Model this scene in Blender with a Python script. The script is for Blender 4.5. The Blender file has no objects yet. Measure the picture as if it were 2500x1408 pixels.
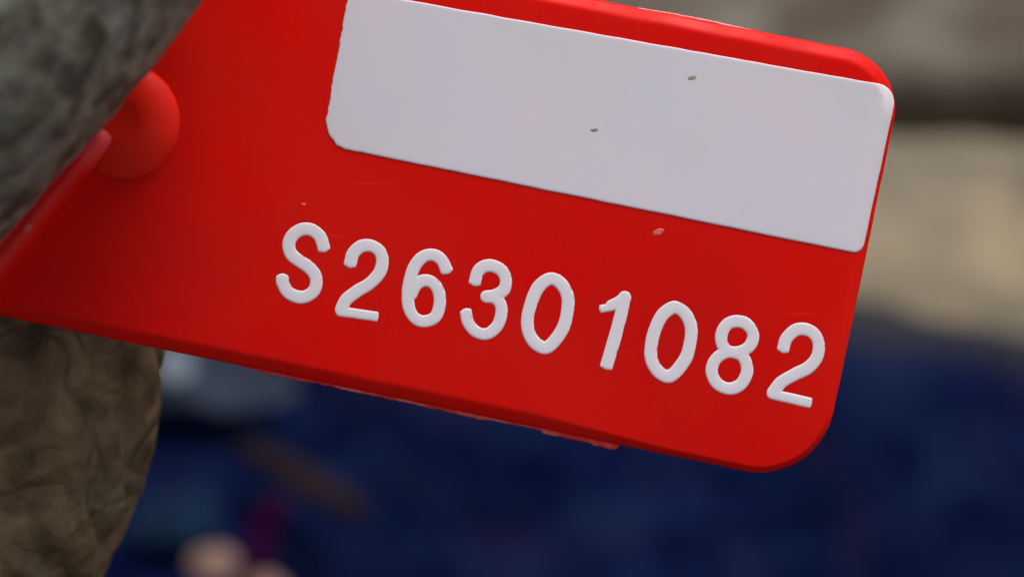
import bpy, bmesh, math, random
from mathutils import Vector, Matrix, noise
rnd = random.Random(4)
sc = bpy.context.scene

# ------------------------------------------------------------------ frame of the held tag
# the tag hangs in the fingers 0.30 m above the ground, its face turned up to the viewer
PITCH = math.radians(52)
H = 0.30
D = 0.140                       # eye to tag
S = 2500 / 0.070                # photo pixels per metre on the tag
ux = Vector((1, 0, 0)); uy = Vector((0, math.sin(PITCH), math.cos(PITCH))); uz = Vector((0, -math.cos(PITCH), math.sin(PITCH)))
FR = Matrix(((ux.x, uy.x, uz.x, 0), (ux.y, uy.y, uz.y, 0), (ux.z, uy.z, uz.z, H), (0, 0, 0, 1)))

# ------------------------------------------------------------------ camera
cd = bpy.data.cameras.new('camera'); cam = bpy.data.objects.new('camera', cd); sc.collection.objects.link(cam)
cam.matrix_world = FR @ Matrix.Translation((0, 0, D))
cd.sensor_width = 36; cd.lens = 36 * D / 0.070; cd.clip_start = 0.01; cd.clip_end = 200
cd.dof.use_dof = True; cd.dof.focus_distance = D - 0.0002; cd.dof.aperture_fstop = (cd.lens) / 4.0
sc.camera = cam

# ------------------------------------------------------------------ light
SUN_EL, SUN_AZ = math.radians(54), math.radians(27)     # azimuth clockwise from +Y
w = bpy.data.worlds.new('World'); sc.world = w; w.use_nodes = True
nt = w.node_tree; nt.nodes.clear()
sky = nt.nodes.new('ShaderNodeTexSky'); sky.sky_type = 'NISHITA'; sky.sun_disc = False
sky.sun_elevation = SUN_EL; sky.sun_rotation = SUN_AZ; sky.dust_density = 6; sky.air_density = 1.2
hs = nt.nodes.new('ShaderNodeHueSaturation'); hs.inputs['Saturation'].default_value = 0.32
bg = nt.nodes.new('ShaderNodeBackground'); bg.inputs[1].default_value = 0.10
wo = nt.nodes.new('ShaderNodeOutputWorld')
nt.links.new(sky.outputs[0], hs.inputs['Color']); nt.links.new(hs.outputs[0], bg.inputs[0]); nt.links.new(bg.outputs[0], wo.inputs[0])
sl = bpy.data.lights.new('sun', 'SUN'); sl.energy = 1.55; sl.angle = math.radians(20); sl.color = (1.0, 0.96, 0.93)
so = bpy.data.objects.new('sun', sl); sc.collection.objects.link(so)
sd = Vector((math.sin(SUN_AZ) * math.cos(SUN_EL), math.cos(SUN_AZ) * math.cos(SUN_EL), math.sin(SUN_EL)))
so.rotation_euler = sd.to_track_quat('Z', 'Y').to_euler(); so.location = sd * 3
sc.view_settings.view_transform = 'Standard'; sc.view_settings.look = 'None'
sc.view_settings.exposure = 0.27; sc.view_settings.gamma = 1; sc.view_settings.use_curve_mapping = False

# ------------------------------------------------------------------ helpers
def P(px, py, z=0.0):
    """photo pixel -> tag-frame metres at height z (metres) over the tag face"""
    k = (D - z) / D
    return Vector(((px - 1250) / S * k, (704 - py) / S * k, z))

def on_ground(px, py, wz=0.0):
    o = FR @ Vector((0, 0, D)); q = FR @ P(px, py); d = q - o
    return o + d * ((wz - o.z) / d.z)

def tag(o, label=None, cat=None, group=None, kind=None):
    if label: o['label'] = label
    if cat: o['category'] = cat
    if group: o['group'] = group
    if kind: o['kind'] = kind
    return o

def empty(name, mw):
    o = bpy.data.objects.new(name, None); o.empty_display_size = 0.01
    sc.collection.objects.link(o); o.matrix_world = mw; return o

def mesh(name, verts, faces, mat, parent=None, smooth=True, mw=None):
    me = bpy.data.meshes.new(name); me.from_pydata([tuple(v) for v in verts], [], faces); me.update()
    if mat: me.materials.append(mat)
    o = bpy.data.objects.new(name, me); sc.collection.objects.link(o)
    if parent: o.parent = parent
    if mw is not None: o.matrix_world = mw
    if smooth:
        me.polygons.foreach_set('use_smooth', [True] * len(me.polygons))
    return o

def recalc(o):
    bm = bmesh.new(); bm.from_mesh(o.data); bmesh.ops.recalc_face_normals(bm, faces=bm.faces); bm.to_mesh(o.data); bm.free()

class Nodes:
    def __init__(s, name):
        s.m = bpy.data.materials.new(name); s.m.use_nodes = True; s.t = s.m.node_tree
        s.b = s.t.nodes['Principled BSDF']
    def n(s, kind, **kw):
        nd = s.t.nodes.new(kind)
        for k, v in kw.items():
            if hasattr(nd, k): setattr(nd, k, v)
            else: nd.inputs[k.replace('_', ' ')].default_value = v
        return nd
    def l(s, a, b): s.t.links.new(a, b)
    def coord(s, scale=1.0, stretch=(1, 1, 1), rot=(0, 0, 0)):
        tc = s.n('ShaderNodeTexCoord'); mp = s.n('ShaderNodeMapping')
        mp.inputs['Scale'].default_value = stretch; mp.inputs['Rotation'].default_value = rot
        s.l(tc.outputs['Object'], mp.inputs['Vector']); return mp.outputs[0]
    def noise(s, vec, scale, detail=3, rough=0.5, dist=0):
        nd = s.n('ShaderNodeTexNoise'); nd.inputs['Scale'].default_value = scale; nd.inputs['Detail'].default_value = detail
        nd.inputs['Roughness'].default_value = rough; nd.inputs['Distortion'].default_value = dist
        s.l(vec, nd.inputs['Vector']); return nd.outputs['Fac']
    def ramp(s, fac, stops):
        r = s.n('ShaderNodeValToRGB'); e = r.color_ramp.elements
        while len(e) < len(stops): e.new(0.5)
        for q, (p, c) in zip(e, stops): q.position = p; q.color = (*c, 1)
        s.l(fac, r.inputs[0]); return r.outputs[0]
    def mix(s, fac, a, b):
        m = s.n('ShaderNodeMix', data_type='RGBA')
        if isinstance(fac, float): m.inputs[0].default_value = fac
        else: s.l(fac, m.inputs[0])
        for k, v in ((6, a), (7, b)):
            if isinstance(v, tuple): m.inputs[k].default_value = (*v, 1)
            else: s.l(v, m.inputs[k])
        return m.outputs[2]
    def math(s, op, a, b=0.0):
        m = s.n('ShaderNodeMath', operation=op)
        for k, v in ((0, a), (1, b)):
            if isinstance(v, (int, float)): m.inputs[k].default_value = v
            else: s.l(v, m.inputs[k])
        return m.outputs[0]
    def bump(s, h, dist, strength=1.0, prev=None):
        b = s.n('ShaderNodeBump'); b.inputs['Distance'].default_value = dist; b.inputs['Strength'].default_value = strength
        s.l(h, b.inputs['Height'])
        if prev: s.l(prev, b.inputs['Normal'])
        return b.outputs[0]

# ------------------------------------------------------------------ materials
RED = (0.80, 0.0025, 0.0004); RED2 = (0.70, 0.0070, 0.0040)
def red_plastic(name):
    g = Nodes(name); v = g.coord()
    f = g.ramp(g.noise(v, 120, 6, 0.66), [(0.35, (0, 0, 0)), (0.68, (1, 1, 1))])
    c_ = g.mix(f, RED, RED2)
    f2_ = g.ramp(g.noise(v, 60, 3, 0.5, 0.5), [(0.45, (0, 0, 0)), (0.75, (1, 1, 1))])
    c_ = g.mix(g.math('MULTIPLY', f2_, 0.8), c_, (0.78, 0.010, 0.003))
    sc1 = g.ramp(g.noise(g.coord(stretch=(0.05, 1, 1), rot=(0, 0, 0.3)), 2600, 2, 0.5), [(0.66, (0, 0, 0)), (0.74, (1, 1, 1))])
    pt = g.ramp(g.noise(v, 90, 2, 0.5), [(0.5, (0, 0, 0)), (0.65, (1, 1, 1))])
    c_ = g.mix(g.math('MULTIPLY', g.math('MULTIPLY', sc1, pt), 0.25), c_, (0.78, 0.05, 0.04))
    g.l(c_, g.b.inputs['Base Color'])
    g.l(g.ramp(g.noise(v, 200, 4, 0.6), [(0.3, (0.36,) * 3), (0.7, (0.55,) * 3)]), g.b.inputs['Roughness']); g.b.inputs['Specular IOR Level'].default_value = 0.10
    g.b.inputs['Subsurface Weight'].default_value = 0.25; g.b.inputs['Subsurface Radius'].default_value = (1, 0.15, 0.1)
    g.b.inputs['Subsurface Scale'].default_value = 0.0009
    g.l(g.bump(g.noise(v, 900, 3, 0.55), 0.00003, 0.35), g.b.inputs['Normal'])
    return g.m
M_red = red_plastic('red_plastic')

g = Nodes('white_print'); v = g.coord()
f = g.ramp(g.noise(v, 120, 3, 0.5), [(0.3, (0, 0, 0)), (0.7, (1, 1, 1))])
c = g.mix(f, (0.73, 0.705, 0.80), (0.80, 0.715, 0.775))
f2 = g.ramp(g.noise(v, 45, 2, 0.5), [(0.42, (0, 0, 0)), (0.75, (1, 1, 1))])
c = g.mix(f2, c, (0.74, 0.69, 0.68))
g.l(c, g.b.inputs['Base Color']); g.b.inputs['Roughness'].default_value = 0.5; g.b.inputs['Specular IOR Level'].default_value = 0.3
g.l(g.bump(g.noise(v, 500, 3, 0.5), 0.00003, 0.3), g.b.inputs['Normal'])
M_white = g.m

g = Nodes('white_ink_on_relief'); v = g.coord()
at = g.n('ShaderNodeAttribute'); at.attribute_name = 'ink'
nf = g.noise(v, 2600, 3, 0.6)
k = g.math('ADD', at.outputs['Fac'], g.math('MULTIPLY', g.math('SUBTRACT', nf, 0.5), 0.9))
f = g.ramp(k, [(0.30, (0, 0, 0)), (0.62, (1, 1, 1))])
g.l(g.mix(f, RED, (0.86, 0.80, 0.86)), g.b.inputs['Base Color'])
g.b.inputs['Roughness'].default_value = 0.45; g.b.inputs['Specular IOR Level'].default_value = 0.2
g.l(g.bump(g.noise(v, 1500, 2, 0.5), 0.00003, 0.3), g.b.inputs['Normal'])
M_ink = g.m

def plain(name, col, rough=0.7, spec=0.3, var=0.0, scale=100):
    g = Nodes(name)
    if var:
        v = g.coord(); f = g.ramp(g.noise(v, scale, 4, 0.6), [(0.3, (0, 0, 0)), (0.7, (1, 1, 1))])
        g.l(g.mix(f, tuple(x * (1 - var) for x in col), tuple(min(1, x * (1 + var)) for x in col)), g.b.inputs['Base Color'])
        g.l(g.bump(g.noise(v, scale * 2, 4, 0.6), 0.3 / scale, 0.5), g.b.inputs['Normal'])
    else: g.b.inputs['Base Color'].default_value = (*col, 1)
    g.b.inputs['Roughness'].default_value = rough; g.b.inputs['Specular IOR Level'].default_value = spec
    return g.m

# dirty crinkled latex glove: grey-green and speckled on the thumb, muddy brown and creased on the finger
g = Nodes('dirty_crinkle_glove'); v = g.coord()
at = g.n('ShaderNodeAttribute'); at.attribute_name = 'mud'
mud = at.outputs['Fac']
blot = g.noise(v, 520, 4, 0.6, 0.25); big = g.noise(v, 170, 3, 0.6); hue = g.noise(v, 330, 3, 0.6)
grey = g.mix(g.ramp(blot, [(0.40, (0, 0, 0)), (0.62, (1, 1, 1))]), (0.070, 0.062, 0.043), (0.265, 0.258, 0.203))
grey = g.mix(g.math('MULTIPLY', g.ramp(big, [(0.42, (0, 0, 0)), (0.7, (1, 1, 1))]), 0.5), grey, (0.12, 0.105, 0.075))
grey = g.mix(g.math('MULTIPLY', g.ramp(hue, [(0.5, (0, 0, 0)), (0.7, (1, 1, 1))]), 0.35), grey, (0.20, 0.22, 0.20))
brown = g.mix(g.ramp(g.noise(v, 230, 4, 0.55, 0.5), [(0.3, (0, 0, 0)), (0.66, (1, 1, 1))]), (0.075, 0.046, 0.023), (0.225, 0.150, 0.083))
brown = g.mix(g.math('MULTIPLY', g.ramp(big, [(0.48, (0, 0, 0)), (0.7, (1, 1, 1))]), 0.6), brown, (0.22, 0.185, 0.125))
brown = g.mix(g.math('MULTIPLY', g.ramp(g.noise(v, 75, 2, 0.5), [(0.46, (0, 0, 0)), (0.58, (0.9,) * 3)]), g.ramp(g.math('ABSOLUTE', g.math('SUBTRACT', g.noise(v, 120, 2, 0.5, 1.2), 0.5)), [(0.0, (1,) * 3), (0.06, (0, 0, 0))])), brown, (0.050, 0.032, 0.020))   # darker brown along the creases, in patches
col = g.mix(mud, grey, brown)
g.l(col, g.b.inputs['Base Color']); g.b.inputs['Roughness'].default_value = 0.72; g.b.inputs['Specular IOR Level'].default_value = 0.25
b1 = g.bump(blot, 0.0005, 0.9)
cr = g.math('ABSOLUTE', g.math('SUBTRACT', g.noise(v, 120, 2, 0.5, 1.2), 0.5))
cr = g.ramp(cr, [(0.0, (0, 0, 0)), (0.12, (1, 1, 1))])
crm = g.math('MULTIPLY', cr, mud)
b2 = g.bump(crm, 0.0006, 0.7, b1)
g.l(b2, g.b.inputs['Normal'])
M_glove = g.m

# ground
g = Nodes('brown_earth'); v = g.coord()
c = g.ramp(g.noise(v, 26, 5, 0.6, 0.5), [(0.3, (0.045, 0.032, 0.022)), (0.48, (0.085, 0.064, 0.045)), (0.64, (0.17, 0.155, 0.125))])
g.l(c, g.b.inputs['Base Color']); g.b.inputs['Roughness'].default_value = 0.9
g.l(g.bump(g.noise(v, 120, 6, 0.6), 0.004, 0.6), g.b.inputs['Normal'])
M_earth = g.m
g = Nodes('tan_stone'); v = g.coord()
c = g.ramp(g.noise(v, 30, 4, 0.55, 0.6), [(0.3, (0.13, 0.108, 0.070)), (0.5, (0.245, 0.190, 0.118)), (0.64, (0.35, 0.265, 0.165))])
c2 = g.mix(g.math('MULTIPLY', g.ramp(g.noise(v, 16, 2, 0.5), [(0.45, (0, 0, 0)), (0.65, (1, 1, 1))]), 0.6), c, (0.14, 0.128, 0.098))
g.l(c2, g.b.inputs['Base Color']); g.b.inputs['Roughness'].default_value = 0.9
g.l(g.bump(g.noise(v, 150, 6, 0.6), 0.003, 0.6), g.b.inputs['Normal'])
M_stone = g.m
g = Nodes('navy_cloth'); v = g.coord()
c = g.ramp(g.noise(v, 42, 4, 0.6, 0.8), [(0.36, (0.0006, 0.0016, 0.012)), (0.50, (0.0018, 0.0042, 0.028)), (0.62, (0.006, 0.013, 0.045))])
wv = g.ramp(g.noise(g.coord(stretch=(0.3, 1, 1), rot=(0, 0, 0.6)), 110, 3, 0.6), [(0.42, (0, 0, 0)), (0.68, (1, 1, 1))])
c = g.mix(g.math('MULTIPLY', wv, 0.9), c, (0.0035, 0.0095, 0.040))
c = g.mix(g.math('MULTIPLY', g.ramp(g.noise(v, 55, 2, 0.5, 0.5), [(0.52, (0, 0, 0)), (0.68, (1, 1, 1))]), 0.6), c, (0.010, 0.0085, 0.032))
hm = g.n('ShaderNodeAttribute'); hm.attribute_name = 'hem'; c = g.mix(hm.outputs['Fac'], c, (0.035, 0.033, 0.036))   # colour turns grey towards the back hem
g.l(c, g.b.inputs['Base Color']); g.b.inputs['Roughness'].default_value = 0.95; g.b.inputs['Specular IOR Level'].default_value = 0.02
g.l(g.bump(g.noise(v, 700, 2, 0.5), 0.0006, 0.6), g.b.inputs['Normal'])
M_navy = g.m
M_grey = plain('pale_grey_cloth', (0.028, 0.036, 0.056), 0.85, 0.02, 0.45, 40)
M_pale = plain('pale_cloth', (0.16, 0.19, 0.23), 0.85, 0.1, 0.2, 60)
M_pink = plain('pinkish_pebble', (0.21, 0.125, 0.10), 0.7, 0.3, 0.45, 160)
M_maroon = plain('maroon_strap', (0.016, 0.001, 0.018), 0.8, 0.02, 0.3, 200)
M_twig = plain('brown_bark', (0.018, 0.011, 0.013), 0.85, 0.02, 0.35, 90)
M_blue = plain('dull_blue_cloth', (0.007, 0.018, 0.042), 0.85, 0.02, 0.3, 120)

# ------------------------------------------------------------------ ground, slab, cloth
def sheet(name, corners, nx, ny, hfun, mat, thick=0.0):
    a, b, c_, d_ = corners; vs = []; fs = []
    for j in range(ny + 1):
        for i in range(nx + 1):
            s_, t_ = i / nx, j / ny
            p = a.lerp(b, s_).lerp(d_.lerp(c_, s_), t_); vs.append(Vector((p.x, p.y, hfun(p, s_, t_))))
    W = nx + 1
    for j in range(ny):
        for i in range(nx): fs.append((j * W + i, j * W + i + 1, (j + 1) * W + i + 1, (j + 1) * W + i))
    if thick:
        rim = [i for i in range(W)] + [j * W + nx for j in range(1, ny + 1)] + [ny * W + i for i in range(nx - 1, -1, -1)] + [j * W for j in range(ny - 1, 0, -1)]
        base = len(vs)
        for r in rim: vs.append(vs[r] - Vector((0, 0, thick)))
        n = len(rim)
        for k in range(n): fs.append((rim[k], base + k, base + (k + 1) % n, rim[(k + 1) % n]))
    return mesh(name, vs, fs, mat)

gv = [Vector((x, y, 0)) for x, y in ((-60, -60), (60, -60), (60, 60), (-60, 60))]
gr = mesh('ground', gv, [(0, 1, 2, 3)], M_earth, smooth=False); tag(gr, kind='structure')

# tan slab: its back edge shows as the dark joint, its front goes under the cloth
A = on_ground(-400, 305, 0.058); B = on_ground(4300, 305, 0.058)
slab_front = on_ground(1250, 1150, 0.058).y
sc_ = [Vector((A.x, slab_front, 0)), Vector((B.x, slab_front, 0)), Vector((B.x, A.y, 0)), Vector((A.x, A.y, 0))]
slab = sheet('stone_slab', sc_, 90, 50,
             lambda p, s, t: 0.058 - 0.007 * max(0, 1 - (1 - t) / 0.06) ** 2 + 0.0035 * noise.noise(Vector((p.x * 22, p.y * 22, 0))) + 0.0015 * noise.noise(Vector((p.x * 80, p.y * 80, 3))), M_stone, 0.058)
tag(slab, 'pale tan stone slab, blurred, behind the right end of the red tag', 'stone slab')
A2 = on_ground(-400, 190, 0.055)
yb = A2.y + 0.30
sc2 = [Vector((A.x - .1, A2.y, 0)), Vector((B.x + .1, A2.y, 0)), Vector((B.x + .1, yb, 0)), Vector((A.x - .1, yb, 0))]
slab2 = sheet('stone_slab', sc2, 110, 60,
             lambda p, s, t: 0.054 - 0.007 * max(0, 1 - t / 0.03) ** 2 + 0.004 * noise.noise(Vector((p.x * 20, p.y * 20, 7))) + 0.0015 * noise.noise(Vector((p.x * 80, p.y * 80, 3))), M_earth, 0.054)
tag(slab2, 'dull brown stone slab across the dark joint above the tan one', 'stone slab')

# navy cloth, its back hem running from behind the tag to the right edge of the photo
q1 = on_ground(-1500, 130, 0.070); q2 = on_ground(4200, 960, 0.070)
q0 = Vector((q1.x, q1.y - 0.42, 0)); q3 = Vector((q2.x, q2.y - 0.38, 0))
def cloth_h(p, s, t):
    f = 0.5 + 0.5 * math.sin(p.x * 70 + p.y * 55 + 3.2 * noise.noise(p * 14))
    h = 0.068 + 0.005 * f + 0.006 * noise.noise(p * 26) + 0.002 * noise.noise(p * 90)
    e = min(1.0, (1 - t) / 0.05); return h - 0.012 * (1 - e) ** 2
cloth = sheet('navy_cloth', [q0, q3, q2, q1], 200, 130, cloth_h, M_navy)
ha = cloth.data.attributes.new('hem', 'FLOAT', 'POINT')
ha.data.foreach_set('value', [max(0, min(1, (j / 130 - 0.93) / 0.05 + 0.5 * noise.noise(Vector((i * 0.07, j * 0.1, 0))))) * 0.9 for j in range(131) for i in range(201)])
sm = cloth.modifiers.new('thickness', 'SOLIDIFY'); sm.thickness = 0.0015
tag(cloth, 'dark navy blue cloth lying in soft folds below the red tag', 'cloth')

def lump(name, px, py, wpx, hpx, rot, mat, zt=0.036, hgt=0.5, amp=0.12, seed=0):
    """a small irregular pebble-like body lying on the cloth"""
    c_ = on_ground(px, py, zt); k = (c_ - FR @ Vector((0, 0, D))).length / D / S
    rx, ry = wpx / 2 * k, hpx / 2 * k / math.sin(PITCH); rz = min(rx, ry) * hgt
    bm = bmesh.new(); bmesh.ops.create_icosphere(bm, subdivisions=4, radius=1)
    for q in bm.verts:
        q.co *= 1 + amp * noise.noise(q.co * 1.7 + Vector((seed, 0, 0))) + amp * 0.4 * noise.noise(q.co * 5 + Vector((seed, 0, 0)))
        q.co = Vector((q.co.x * rx, q.co.y * ry, q.co.z * rz))
    me = bpy.data.meshes.new(name); bm.to_mesh(me); bm.free(); me.materials.append(mat)
    me.polygons.foreach_set('use_smooth', [True] * len(me.polygons))
    o = bpy.data.objects.new(name, me); sc.collection.objects.link(o)
    o.location = c_; o.rotation_euler.z = rot; return o

def ribbon(name, pts, width, thick, mat):
    """strap / twig with an oval section through world points"""
    vs = []; fs = []; N = 14; n = len(pts)
    for i, p in enumerate(pts):
        t = (pts[min(i + 1, n - 1)] - pts[max(i - 1, 0)]).normalized(); sx = t.cross(Vector((0, 0, 1))).normalized(); up = sx.cross(t)
        wi = width[i] if isinstance(width, list) else width
        for k in range(N):
            a = 2 * math.pi * k / N; vs.append(p + sx * math.cos(a) * wi / 2 + up * math.sin(a) * thick / 2)
    for i in range(n - 1):
        for k in range(N): fs.append((i * N + k, i * N + (k + 1) % N, (i + 1) * N + (k + 1) % N, (i + 1) * N + k))
    fs.append(tuple(range(N))); fs.append(tuple((n - 1) * N + k for k in reversed(range(N))))
    o = mesh(name, vs, fs, mat); recalc(o); return o

tag(lump('pebble', 522, 1378, 125, 75, 0.1, M_pink, 0.080, seed=3), 'pinkish tan pebble on the navy cloth near the brown glove finger', 'pebble', 'pink pebbles on the navy cloth')
tag(lump('pebble', 648, 1440, 100, 66, -0.2, M_pink, 0.082, seed=9), 'pinkish pebble cut off by the bottom edge, below the maroon strap', 'pebble', 'pink pebbles on the navy cloth')
tag(lump('cloth_scrap', 378, 1272, 120, 110, 0.3, M_blue, 0.075, 0.25, seed=5), 'dull blue scrap of cloth closest to the glove finger', 'cloth scrap', 'blue scraps on the navy cloth')
tag(lump('cloth_scrap', 462, 1262, 150, 130, -0.3, M_blue, 0.077, 0.25, seed=6), 'dull blue scrap of cloth just above the pink pebble', 'cloth scrap', 'blue scraps on the navy cloth')
grey = lump('grey_rag', 500, 915, 420, 170, -0.15, M_grey, 0.075, 0.06, 0.25, seed=2)
tag(grey, 'pale blue grey rag on the navy cloth, between glove and tag', 'rag')
pale = lump('folded_corner', 425, 893, 90, 80, 0.2, M_pale, 0.082, 0.3, 0.2, seed=8); pale.parent = grey; pale.matrix_parent_inverse = grey.matrix_basis.inverted()
st = [on_ground(672 - 6 * i + 6 * math.sin(i), 1215 + 17 * i, 0.080 + 0.001 * math.sin(i * .9)) for i in range(14)]
tag(ribbon('maroon_strap', st, 0.006, 0.002, M_maroon), 'dark maroon strap crossing the navy cloth beside the pink pebble', 'strap')
tw = [on_ground(600 + 26 * i, 1085 + 15.5 * i + 4 * math.sin(i * 1.3), 0.079) for i in range(12)]
tag(ribbon('twig', tw, [0.003 + 0.004 * math.sin(math.pi * (i + .7) / 12.5) for i in range(12)], 0.003, M_twig), 'faint brown stick lying slanted on the navy cloth', 'twig')

# ------------------------------------------------------------------ the tag
def rounded(corners, step=0.00018):
    """corners: (px, py, radius m), clockwise or not -> dense list of (point, inward normal)"""
    n = len(corners); out = []
    pts = [P(c[0], c[1]) for c in corners]; area = sum(pts[i].x * pts[(i + 1) % n].y - pts[(i + 1) % n].x * pts[i].y for i in range(n))
    sgn = 1 if area > 0 else -1
    path = []
    for i in range(n):
        p0, p, p1 = pts[i - 1], pts[i], pts[(i + 1) % n]; r = corners[i][2]
        a = (p0 - p).normalized(); b = (p1 - p).normalized(); ang = a.angle(b)
        t = r / math.tan(ang / 2); s0 = p + a * t; s1 = p + b * t
        cen = p + (a + b).normalized() * (r / math.sin(ang / 2))
        v0 = s0 - cen; v1 = s1 - cen; tot = v0.angle(v1); m = max(6, int(tot * r / step))
        ax = v0.cross(v1).normalized()
        path += [cen + Matrix.Rotation(tot * k / m, 3, ax) @ v0 for k in range(m + 1)]
    # resample
    L = [0.0]
    for i in range(len(path)): L.append(L[-1] + (path[(i + 1) % len(path)] - path[i]).length)
    N = int(L[-1] / step); j = 0; res = []
    for k in range(N):
        d = L[-1] * k / N
        while L[j + 1] < d: j += 1
        seg = L[j + 1] - L[j]; f = (d - L[j]) / seg if seg > 1e-12 else 0
        res.append(path[j].lerp(path[(j + 1) % len(path)], f))
    for k in range(N):
        t = (res[(k + 2) % N] - res[k - 2]).normalized(); out.append((res[k], Vector((-t.y, t.x, 0)) * sgn))
    return out

mm = 0.001
OUT = rounded([(-95, 752, 1.2 * mm), (196, 352, 2.2 * mm), (60, 130, 2 * mm), (120, -267, 2.5 * mm), (2219, 144, 4.3 * mm), (2001, 1189, 5.2 * mm)])
def wob(p, f, s): return noise.noise(Vector((p.x * f, p.y * f, s)))
OUTj = [(p + n * (0.035 * mm * wob(p, 400, 1) + 0.02 * mm * wob(p, 1500, 2)), n) for p, n in OUT]
CH, CD = 0.95 * mm, 0.62 * mm
prof = [(0.06, -1.25), (0.0, -0.9), (0.03, -0.66), (0.10, -0.50), (0.26, -0.385), (0.48, -0.25), (0.70, -0.125), (0.84, -0.052), (0.98, -0.010), (1.15, 0.0)]
def z_top(d):
    d /= mm
    if d >= 1.15: return 0.0
    for (d0, z0), (d1, z1) in zip(prof[1:], prof[2:]):
        if d <= d1: return (z0 + (z1 - z0) * (d - d0) / (d1 - d0)) * mm
    return 0.0
def loops_mesh(name, loops, mat, parent, cap0=True, cap1=True):
    vs = []; fs = []; n = len(loops[0])
    for L in loops: vs += L
    for j in range(len(loops) - 1):
        for i in range(n): fs.append((j * n + i, j * n + (i + 1) % n, (j + 1) * n + (i + 1) % n, (j + 1) * n + i))
    me_caps = []
    if cap0: fs.append(tuple(reversed(range(n))))
    if cap1: fs.append(tuple((len(loops) - 1) * n + i for i in range(n)))
    o = mesh(name, vs, fs, mat, parent); recalc(o)
    bm = bmesh.new(); bm.from_mesh(o.data)
    bmesh.ops.triangulate(bm, faces=[f for f in bm.faces if len(f.verts) > 4]); bm.to_mesh(o.data); bm.free()
    o.data.polygons.foreach_set('use_smooth', [True] * len(o.data.polygons))
    return o

T = empty('plastic_tag', FR)
tag(T, 'red plastic tag with white panel and raised number, held in gloved fingers', 'tag')
back = [(1.1, -1.9), (0.5, -1.8), (0.15, -1.55)]
def cham(p):
    # the moulded bevel narrows towards the lower right corner
    px, py = p.x * S + 1250, 704 - p.y * S
    t = max(0, min(1, (px - 1250) / 420)) * max(0, min(1, (py - 640) / 260)); t = t * t * (3 - 2 * t)
    return 1 - 0.52 * t
loops = [[p + n * d * cham(p) * mm + Vector((0, 0, z * mm)) for p, n in OUTj] for d, z in back + prof]
plate = loops_mesh('plate', loops, M_red, T)

# white printed panel, draped over the plate's rounded end
PAN = rounded([(852, -24, 1.1 * mm), (2194, 214, 1.2 * mm), (2106, 621, 0.78 * mm), (786, 353, 1.9 * mm)], 0.00012)
outp = [p for p, n in OUT]
def edge_dist(q): return min((q.x - p.x) ** 2 + (q.y - p.y) ** 2 for p in outp) ** 0.5
def pan_jit(p):
    px = p.x * S + 1250; py = 704 - p.y * S
    left = max(0, min(1, (900 - px) / 60)); top = max(0, min(1, ((py - (-24 + .179 * (px - 852))) < 40) * 1.0))
    return mm * (0.028 * wob(p, 700, 5) + (0.03 * top) * wob(p, 500, 8) + 0.085 * left * wob(p, 2400, 6))
panl = []
for d, hz in ((0.0, -0.06), (0.0, 0.025), (0.03, 0.05), (0.08, 0.065), (0.16, 0.07), (0.3, 0.07), (0.45, 0.07), (0.6, 0.07), (0.75, 0.07)):
    L = []
    for p, n in PAN:
        q = p + n * (d * mm) + n * pan_jit(p) * max(0, 1 - d / 0.6); de = edge_dist(q)
        L.append(Vector((q.x, q.y, z_top(de) + hz * mm)))
    panl.append(L)
panel = loops_mesh('white_panel', panl, M_white, T, cap0=False)

# raised characters: height field around each stroke's centre line
def smooth_path(pts, closed=False, k=10):
    n = len(pts); out = []
    rng = range(n if closed else n - 1)
    for i in rng:
        g_ = (lambda j: pts[j % n]) if closed else (lambda j: pts[max(0, min(n - 1, j))])
        p0, p1, p2, p3 = (Vector(g_(j)) for j in (i - 1, i, i + 1, i + 2))
        for t in range(k):
            t /= k; out.append(0.5 * ((2 * p1) + (-p0 + p2) * t + (2 * p0 - 5 * p1 + 4 * p2 - p3) * t * t + (-p0 + 3 * p1 - 3 * p2 + p3) * t ** 3))
    out.append(Vector(pts[0] if closed else pts[-1])); return out
def Z5(x, y): return (600 + x / 3.129, 500 + y / 3.129)
def Z6(x, y): return (1350 + x / 3.129, 600 + y / 3.129)
zero = [(928, 470), (1008, 515), (1055, 620), (1045, 760), (1000, 880), (900, 992), (815, 968), (757, 880), (748, 770), (780, 640), (838, 525)]
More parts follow.
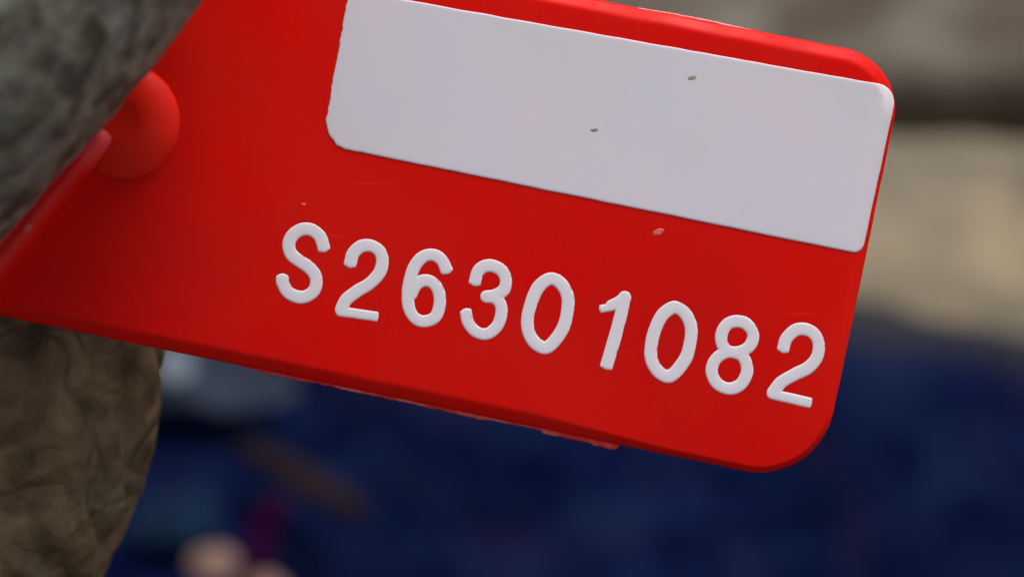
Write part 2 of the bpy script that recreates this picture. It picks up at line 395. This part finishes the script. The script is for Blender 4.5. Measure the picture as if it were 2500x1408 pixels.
GL = [
 ('letter', 'S', Z5, [([(592, 318), (568, 245), (512, 196), (440, 186), (372, 218), (330, 290), (345, 372), (410, 430), (485, 478), (535, 550), (528, 640), (470, 695), (400, 703), (325, 668), (283, 600), (280, 572)], 0, 50)]),
 ('digit', '2', Z5, [([(800, 438), (822, 368), (880, 318), (955, 312), (1020, 352), (1045, 430), (1020, 520), (945, 600), (850, 660), (770, 720), (728, 800)], 0, 49), ([(722, 812), (860, 832), (985, 852)], 0, 40)]),
 ('digit', '6', Z5, [([(1530, 488), (1500, 425), (1440, 385), (1365, 390), (1300, 450), (1262, 540), (1238, 660), (1246, 780), (1292, 862), (1370, 888), (1450, 850), (1482, 750), (1470, 650), (1425, 592), (1360, 578), (1300, 610), (1262, 680)], 0, 48)]),
 ('digit', '3', Z5, [([(1752, 578), (1772, 510), (1830, 468), (1900, 470), (1960, 510), (1988, 580), (1968, 650), (1905, 690), (1838, 700)], 0, 48), ([(1838, 700), (1905, 712), (1950, 770), (1950, 850), (1915, 930), (1840, 985), (1755, 965), (1700, 900), (1683, 832)], 0, 47)]),
 ('digit', '0', lambda x, y: Z6(x - 942, y - 219), [(zero, 1, 50)]),
 ('digit', '1', Z6, [([(548, 395), (500, 600), (455, 760), (412, 905)], 0, 50), ([(380, 480), (450, 465), (515, 430)], 0, 34), ([(440, 450), (500, 420), (535, 392)], 0, 38)]),
 ('digit', '0', Z6, [(zero, 1, 50)]),
 ('digit', '8', Z6, [([(1400, 576), (1480, 600), (1530, 680), (1495, 770), (1405, 812), (1318, 790), (1285, 700), (1322, 608)], 1, 48), ([(1375, 812), (1452, 850), (1484, 950), (1440, 1050), (1350, 1090), (1262, 1055), (1213, 970), (1235, 878), (1300, 822)], 1, 48)]),
 ('digit', '2', Z6, [([(1762, 775), (1785, 705), (1850, 645), (1925, 636), (1995, 672), (2030, 750), (2015, 850), (1945, 930), (1840, 985), (1745, 1040), (1680, 1120)], 0, 49), ([(1672, 1130), (1820, 1165), (1950, 1195)], 0, 41)]),
]
for gi, (nm, ch, Z, strokes) in enumerate(GL):
    segs = []
    for pts, closed, hw in strokes:
        path = smooth_path([P(*Z(*q)).to_2d() for q in pts], closed)
        w_ = hw * 1.13 / 3.129 / S
        free = [False, False]
        if not closed:
            for fi, (e0, e1) in enumerate(((0, 1), (-1, -2))):
                others = [P(*Z(*q)).to_2d() for st2 in strokes if st2[0] is not pts for q in smooth_path([Vector(z) for z in st2[0]], st2[1])] + (path[:-25] if e0 == -1 else path[25:])
                if others and min((o_ - path[e0]).length for o_ in others) < w_ * 1.3: continue
                free[fi] = True
                path[e0] = path[e0] + (path[e0] - path[e1]).normalized() * w_ * 0.25
        n_ = len(path) - 1
        segs += [(path[i], path[i + 1], w_, free[0] and i == 0, free[1] and i == n_ - 1) for i in range(n_)]
    xs = [s[0].x for s in segs]; ys = [s[0].y for s in segs]; m_ = 0.9 * mm; st_ = 0.045 * mm
    x0, x1, y0, y1 = min(xs) - m_, max(xs) + m_, min(ys) - m_, max(ys) + m_
    nx = int((x1 - x0) / st_); ny = int((y1 - y0) / st_); idx = {}; vs = []; ink = []
    def fld(x, y):
        q = Vector((x + 0.035 * mm * noise.noise(Vector((x * 900, y * 900, gi))), y + 0.035 * mm * noise.noise(Vector((x * 900, y * 900, gi + 40))))); best = 9
        for a, b, hw, ea, eb in segs:
            if abs(q.x - a.x) > 1.4 * mm or abs(q.y - a.y) > 1.4 * mm: continue
            ab = b - a; L2 = ab.length_squared; t = max(0, min(1, (q - a).dot(ab) / L2)) if L2 else 0
            if (t == 0 and ea) or (t == 1 and eb):
                e = a if t == 0 else b; u = ab.normalized() * (-1 if t == 0 else 1); al = (q - e).dot(u); pr = abs((q - e).cross(u)); rr = hw * 0.45
                dx, dy = pr - hw + rr, al - hw * 0.5 + rr
                best = min(best, math.hypot(max(dx, 0), max(dy, 0)) + min(max(dx, dy), 0) - rr)
            else: best = min(best, (q - a - ab * t).length - hw)
        return best
    F = [[fld(x0 + i * st_, y0 + j * st_) for i in range(nx + 1)] for j in range(ny + 1)]
    def vid(i, j):
        if (i, j) not in idx:
            d = F[j][i] / mm; # negative inside
            s = max(0.0, min(1.0, (0.06 - d) / 0.24)); s = s * s * (3 - 2 * s)
            dome = 0.022 * max(0.0, min(1.0, -d / 0.46)) ** 0.5
            z = -0.05 + 0.078 * s + dome if d < 0.06 else -0.05 - (d - 0.06) * 0.8
            idx[(i, j)] = len(vs); vs.append(Vector((x0 + i * st_, y0 + j * st_, z * mm))); gx = (F[j][min(i + 1, nx)] - F[j][max(i - 1, 0)]) / (2 * st_); gy = (F[min(j + 1, ny)][i] - F[max(j - 1, 0)][i]) / (2 * st_)
            side = max(-1.0, min(1.0, 0.85 * gx + 0.45 * gy))        # print is worn thin on the flanks that face up and right
            ink.append(max(0.0, min(1.0, 0.5 + (0.03 - 0.12 * max(side, -0.3) - d) / (0.17 + 0.34 * max(side, 0)))))
        return idx[(i, j)]
    fs = []
    for j in range(ny):
        for i in range(nx):
            if min(F[j][i], F[j][i + 1], F[j + 1][i], F[j + 1][i + 1]) < 0.13 * mm:
                fs.append((vid(i, j), vid(i + 1, j), vid(i + 1, j + 1), vid(i, j + 1)))
    o = mesh(nm, vs, fs, M_ink, T)
    at_ = o.data.attributes.new('ink', 'FLOAT', 'POINT'); at_.data.foreach_set('value', ink)

# round stud where the strap joins, lathe with a sunk middle
def lathe(name, prof_, cen, mat, parent, N=96):
    vs = []; fs = []
    for r, z in prof_:
        for k in range(N):
            a = 2 * math.pi * k / N; vs.append(cen + Vector((r * mm * math.cos(a), r * mm * 1.06 * math.sin(a), z * mm)))
    for j in range(len(prof_) - 1):
        for k in range(N): fs.append((j * N + k, j * N + (k + 1) % N, (j + 1) * N + (k + 1) % N, (j + 1) * N + k))
    fs.append(tuple((len(prof_) - 1) * N + k for k in range(N)))
    o = mesh(name, vs, fs, mat, parent); recalc(o); return o
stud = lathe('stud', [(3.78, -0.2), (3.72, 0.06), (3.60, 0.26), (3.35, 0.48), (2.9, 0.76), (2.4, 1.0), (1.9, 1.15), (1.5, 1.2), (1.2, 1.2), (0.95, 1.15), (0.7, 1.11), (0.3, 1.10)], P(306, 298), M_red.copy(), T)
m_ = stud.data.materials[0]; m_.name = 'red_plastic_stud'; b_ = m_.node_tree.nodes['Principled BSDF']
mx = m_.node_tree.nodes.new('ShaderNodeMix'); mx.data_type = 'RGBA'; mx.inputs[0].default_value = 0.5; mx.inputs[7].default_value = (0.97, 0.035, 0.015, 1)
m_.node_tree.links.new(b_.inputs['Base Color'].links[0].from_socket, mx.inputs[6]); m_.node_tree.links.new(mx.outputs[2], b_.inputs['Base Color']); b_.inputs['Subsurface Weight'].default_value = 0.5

# raised rib along the slanted end
def bar(name, pts, wid, hgt, mat, parent):
    """rounded wall standing on the plate"""
    vs = []; fs = []; sec = [(-1, -0.15), (-0.98, 0.35), (-0.85, 0.62), (-0.6, 0.83), (-0.3, 0.96), (0, 1.0), (0.35, 0.97), (0.68, 0.84), (0.88, 0.62), (0.97, 0.3), (1, -0.15)]; n = len(pts); K = len(sec)
    for i, p in enumerate(pts):
        t = (pts[min(i + 1, n - 1)] - pts[max(i - 1, 0)]).normalized(); sx = Vector((t.y, -t.x, 0))
        for a, b in sec: vs.append(p + sx * (a * wid[i] / 2) + Vector((0, 0, b * hgt[i])))
    for i in range(n - 1):
        for k in range(K - 1): fs.append((i * K + k, i * K + k + 1, (i + 1) * K + k + 1, (i + 1) * K + k))
    fs.append(tuple(range(K))); fs.append(tuple((n - 1) * K + k for k in range(K)))
    o = mesh(name, vs, fs, mat, parent); recalc(o); return o
rp = []; rw = []; rh = []
for i in range(41):
    t = i / 40; x = -75 + (274 + 75) * t; y = 745 + (318 - 745) * t - 8 * math.sin(math.pi * t)
    rp.append(P(x, y)); e = min(1, (1 - t) / 0.07); e = math.sqrt(max(0.0, 1 - (1 - e) ** 2))
    rw.append((2.15 - 0.4 * t) * mm * (0.25 + 0.75 * e)); rh.append((2.1 + 0.1 * wob(rp[-1], 400, 3)) * mm * (0.3 + 0.7 * e))
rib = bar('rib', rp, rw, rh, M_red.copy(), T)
rib.data.materials[0].name = 'red_plastic_painted_glint'; t_ = rib.data.materials[0].node_tree; b_ = t_.nodes['Principled BSDF']
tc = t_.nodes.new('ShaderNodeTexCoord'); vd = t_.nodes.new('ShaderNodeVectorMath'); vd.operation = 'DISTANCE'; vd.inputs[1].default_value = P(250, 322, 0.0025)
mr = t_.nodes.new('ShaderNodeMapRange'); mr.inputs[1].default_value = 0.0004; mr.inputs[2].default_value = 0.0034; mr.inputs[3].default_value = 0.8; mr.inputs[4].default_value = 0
mx = t_.nodes.new('ShaderNodeMix'); mx.data_type = 'RGBA'; mx.inputs[7].default_value = (0.98, 0.12, 0.15, 1)  # pink highlight painted into the rib's colour: strong at the tip, faint along the ridge
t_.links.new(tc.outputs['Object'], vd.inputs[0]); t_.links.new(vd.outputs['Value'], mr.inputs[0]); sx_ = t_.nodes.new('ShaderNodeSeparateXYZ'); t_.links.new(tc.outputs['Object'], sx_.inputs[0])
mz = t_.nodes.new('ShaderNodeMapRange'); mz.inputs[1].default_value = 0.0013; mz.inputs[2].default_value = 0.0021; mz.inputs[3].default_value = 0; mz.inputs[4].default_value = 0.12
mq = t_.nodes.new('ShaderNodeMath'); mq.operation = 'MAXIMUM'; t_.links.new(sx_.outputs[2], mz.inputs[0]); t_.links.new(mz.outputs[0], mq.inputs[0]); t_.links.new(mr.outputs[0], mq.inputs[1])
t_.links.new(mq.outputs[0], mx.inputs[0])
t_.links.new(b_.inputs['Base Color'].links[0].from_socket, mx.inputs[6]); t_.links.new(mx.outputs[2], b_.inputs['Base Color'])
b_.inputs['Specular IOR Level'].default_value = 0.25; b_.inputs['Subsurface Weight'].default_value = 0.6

# strap tail leaving the stud under the thumb
sp = [P(250 - 46 * i, 250 - 10 * i - 0.8 * i * i, 0.0) - Vector((0, 0, (0.2 + 0.05 * i) * mm)) for i in range(22)]
bar('strap', sp, [4.2 * mm] * 22, [0.9 * mm] * 22, M_red, T)

# moulding flash: thin ragged fins at the parting line
def flash(name, pts_px, widths, z, seed, parent, outward):
    vs = []; fs = []; n = len(pts_px)
    for i, (x, y) in enumerate(pts_px):
        p = P(x, y); wv_ = widths[i] * mm
        for (o_, dz) in ((-0.25 * mm, 0.07), (wv_ * .8, 0.07), (wv_, 0.0), (wv_ * .8, -0.07), (-0.25 * mm, -0.07)):
            vs.append(p + outward * o_ + Vector((0, 0, z * mm + dz * mm)))
    for i in range(n - 1):
        for k in range(5): fs.append((i * 5 + k, i * 5 + (k + 1) % 5, (i + 1) * 5 + (k + 1) % 5, (i + 1) * 5 + k))
    o = mesh(name, vs, fs, M_flash, parent, smooth=True); recalc(o); return o
g = Nodes('red_painted_highlights'); v = g.coord()
g.l(g.mix(g.ramp(g.noise(v, 380, 3, 0.6), [(0.50, (0, 0, 0)), (0.70, (1, 1, 1))]), (0.75, 0.010, 0.006), (0.9, 0.22, 0.22)), g.b.inputs['Base Color']); g.b.inputs['Roughness'].default_value = 0.35  # pale pink blotches paint bright highlights into the fins' red
M_flash = g.m
down = Vector((-0.2, -0.98, 0)).normalized()
xs = [560 + 4 * i for i in range(240)]
def fw(x):
    b_ = 0.20 + 0.10 * noise.noise(Vector((x * 0.012, 1, 0))) + 0.10 * noise.noise(Vector((x * 0.05, 5, 0))) + 0.05 * noise.noise(Vector((x * 0.17, 9, 0)))
    if x > 1325: b_ = 0.36 + 0.05 * noise.noise(Vector((x * 0.05, 5, 0)))
    if x > 1450: b_ += 0.10
    if 1085 < x < 1195: b_ += 0.08
    if x < 640: b_ *= (x - 560) / 80
    if x > 1508: b_ *= max(0, (1516 - x) / 8)
    return max(0.0, b_)
flash('moulding_flash', [(x, 855 + .208 * (x - 400) - 1) for x in xs], [fw(x) for x in xs], -0.78, 1, T, down)
xs = [1560 + 4 * i for i in range(70)]
flash('moulding_flash', [(x, 22 + .195 * (x - 1600) + 2) for x in xs],
      [max(0, 0.10 * math.sin(math.pi * i / 69) + 0.05 * noise.noise(Vector((i * .2, 3, 0)))) for i in range(70)], -0.62, 2, T, -down)
# burr on the right edge
ys = [560 + 4 * i for i in range(50)]
flash('moulding_flash', [(2194 - .208 * (y - 249) - 1, y) for y in ys],
      [max(0, 0.12 * math.sin(math.pi * i / 49) ** .5 + 0.04 * noise.noise(Vector((i * .3, 7, 0)))) for i in range(50)], -0.9, 3, T, Vector((0.98, -0.2, 0)))

# specks of dirt and a scuff
M_speck = plain('tan_dirt', (0.42, 0.33, 0.25), 0.9); M_speckg = plain('grey_dirt', (0.33, 0.29, 0.32), 0.9); M_scuff = plain('pink_scuff', (0.80, 0.13, 0.10), 0.6)
def speck(name, px, py, w_, h_, rot, mat, z):
    bm = bmesh.new(); bmesh.ops.create_icosphere(bm, subdivisions=3, radius=1)
    for q in bm.verts:
        q.co *= 1 + 0.35 * noise.noise(q.co * 1.6 + Vector((px, py, 0)) * .37)
        q.co = Vector((q.co.x * w_ / 2 / S, q.co.y * h_ / 2 / S, q.co.z * 0.03 * mm))
    bmesh.ops.rotate(bm, verts=bm.verts, cent=(0, 0, 0), matrix=Matrix.Rotation(rot, 3, 'Z'))
    me = bpy.data.meshes.new(name); bm.to_mesh(me); bm.free(); me.materials.append(mat)
    me.polygons.foreach_set('use_smooth', [True] * len(me.polygons))
    o = bpy.data.objects.new(name, me); sc.collection.objects.link(o); o.parent = T; o.location = P(px, py) + Vector((0, 0, z * mm)); return o
for a_ in ((1690, 190, 22, 11, .2, M_speck, .07), (1452, 317, 19, 9, .1, M_speckg, .07), 
           (1606, 567, 30, 15, .35, M_scuff, 0), (741, 499, 12, 7, 0, M_scuff, 0), (84, 560, 24, 18, 0.6, M_scuff, 2.05)):
    speck('speck', *a_)

# ------------------------------------------------------------------ the gloved hand
def capsule_chain(bm, pts):
    # joined tapered balls along a smooth path
    path = smooth_path([Vector((p.x, p.y, p.z, r_)) for p, r_ in pts], False, 5); pts = [(v_.to_3d(), v_[3]) for v_ in path]
    for (a, ra), (b, rb) in zip(pts, pts[1:]):
        L = (b - a).length; m_ = max(2, int(L / (min(ra, rb) * 0.22)))
        for k in range(m_ + 1):
            t = k / m_; bmesh.ops.create_icosphere(bm, subdivisions=3, radius=ra + (rb - ra) * t, matrix=Matrix.Translation(a.lerp(b, t)))
bm = bmesh.new()
def Q(px, py, z): return P(px, py, z * mm)
thumb = [(Q(262, -395, 12.5), 9.3 * mm), (Q(150, -265, 13.4), 10.8 * mm), (Q(-84, 0, 14.4), 11.4 * mm), (Q(-408, 377, 14.4), 11.2 * mm), (Q(-1050, 1250, 10), 11.5 * mm), (Q(-1900, 2200, -2), 14 * mm), (Q(-2700, 3000, -16), 17 * mm)]
index = [(Q(92, 800, -12.0), 9.4 * mm), (Q(84, 903, -12.0), 9.6 * mm), (Q(50, 1052, -12.1), 9.6 * mm), (Q(-44, 1282, -12.6), 9.6 * mm), (Q(-160, 1520, -13.5), 9.8 * mm), (Q(-420, 1980, -22), 10.6 * mm), (Q(-1350, 2950, -38), 12 * mm), (Q(-2300, 3500, -38), 14 * mm)]
middle = [(Q(-760, 1500, -30), 8.6 * mm), (Q(-800, 1950, -40), 9.5 * mm), (Q(-1100, 2500, -55), 10 * mm), (Q(-1900, 3300, -60), 12 * mm), (Q(-2700, 3900, -50), 14 * mm)]
ring = [(Q(-1300, 1900, -45), 8.2 * mm), (Q(-1350, 2300, -56), 9 * mm), (Q(-1700, 2900, -70), 9.5 * mm), (Q(-2500, 3700, -72), 12 * mm), (Q(-3000, 4100, -60), 13 * mm)]
little = [(Q(-1900, 2500, -58), 7.4 * mm), (Q(-2000, 2800, -70), 8 * mm), (Q(-2400, 3300, -80), 9 * mm), (Q(-3100, 4100, -76), 11 * mm)]
palm = [(Q(-2300, 3500, -38), 15 * mm), (Q(-3000, 4000, -45), 19 * mm), (Q(-3600, 4300, -50), 20 * mm), (Q(-5200, 5600, -70), 24 * mm)]
palm2 = [(Q(-2700, 3000, -16), 16 * mm), (Q(-3500, 3900, -40), 20 * mm)]
for c_ in (thumb, index, middle, ring, little, palm, palm2): capsule_chain(bm, c_)
me = bpy.data.meshes.new('raw'); bm.to_mesh(me); bm.free()
raw = bpy.data.objects.new('raw', me); sc.collection.objects.link(raw)
rm = raw.modifiers.new('r', 'REMESH'); rm.mode = 'VOXEL'; rm.voxel_size = 0.00055
smo = raw.modifiers.new('s', 'SMOOTH'); smo.iterations = 12; smo.factor = 0.6
dg = bpy.context.evaluated_depsgraph_get(); gm = bpy.data.meshes.new_from_object(raw.evaluated_get(dg))
bpy.data.objects.remove(raw)
def seg_d(q, ch):
    best = 9
    for (a, ra), (b, rb) in zip(ch, ch[1:]):
        ab = b - a; t = max(0, min(1, (q - a).dot(ab) / ab.length_squared)); best = min(best, (q - a - ab * t).length - (ra + (rb - ra) * t))
    return best
import numpy as np
nv = len(gm.vertices); co = np.empty(nv * 3, 'f'); gm.vertices.foreach_get('co', co); co = co.reshape(-1, 3)
no = np.empty(nv * 3, 'f'); gm.vertices.foreach_get('normal', no); no = no.reshape(-1, 3)
mudv = np.zeros(nv, 'f'); flat = 2.0 * mm     # the thumb rests on rib and stud
for i in range(nv):
    q = Vector(co[i].tolist()); dt = seg_d(q, thumb[:5]); di = min(seg_d(q, index[:5]), 0.05)
    m_ = max(0.0, min(1.0, 0.5 + (dt - di) / (6 * mm))); mudv[i] = m_
    near = co[i][0] > -0.060 and co[i][1] > -0.045
    h = 0.35 * noise.noise(q * 110) + 0.14 * noise.noise(q * 320)
    if near:
        h += 0.10 * noise.noise(q * 900)
        if m_ > 0.3:
            w1 = noise.noise(Vector((q.x * 150, q.y * 90, q.z * 120)) + 1.0 * noise.noise_vector(q * 70))
            h += m_ * 0.75 * (min(abs(w1) * 3.2, 1) - 0.45)
    co[i] += no[i] * h * mm
gm.vertices.foreach_set('co', co.ravel())
at_ = gm.attributes.new('mud', 'FLOAT', 'POINT'); at_.data.foreach_set('value', mudv)
gm.materials.clear(); gm.materials.append(M_glove); gm.polygons.foreach_set('use_smooth', [True] * len(gm.polygons)); gm.update()
hand = empty('person', FR)
tag(hand, 'hand in a dirty grey brown work glove pinching the red tag between thumb and finger', 'person')
gl = bpy.data.objects.new('glove', gm); sc.collection.objects.link(gl); gl.parent = hand
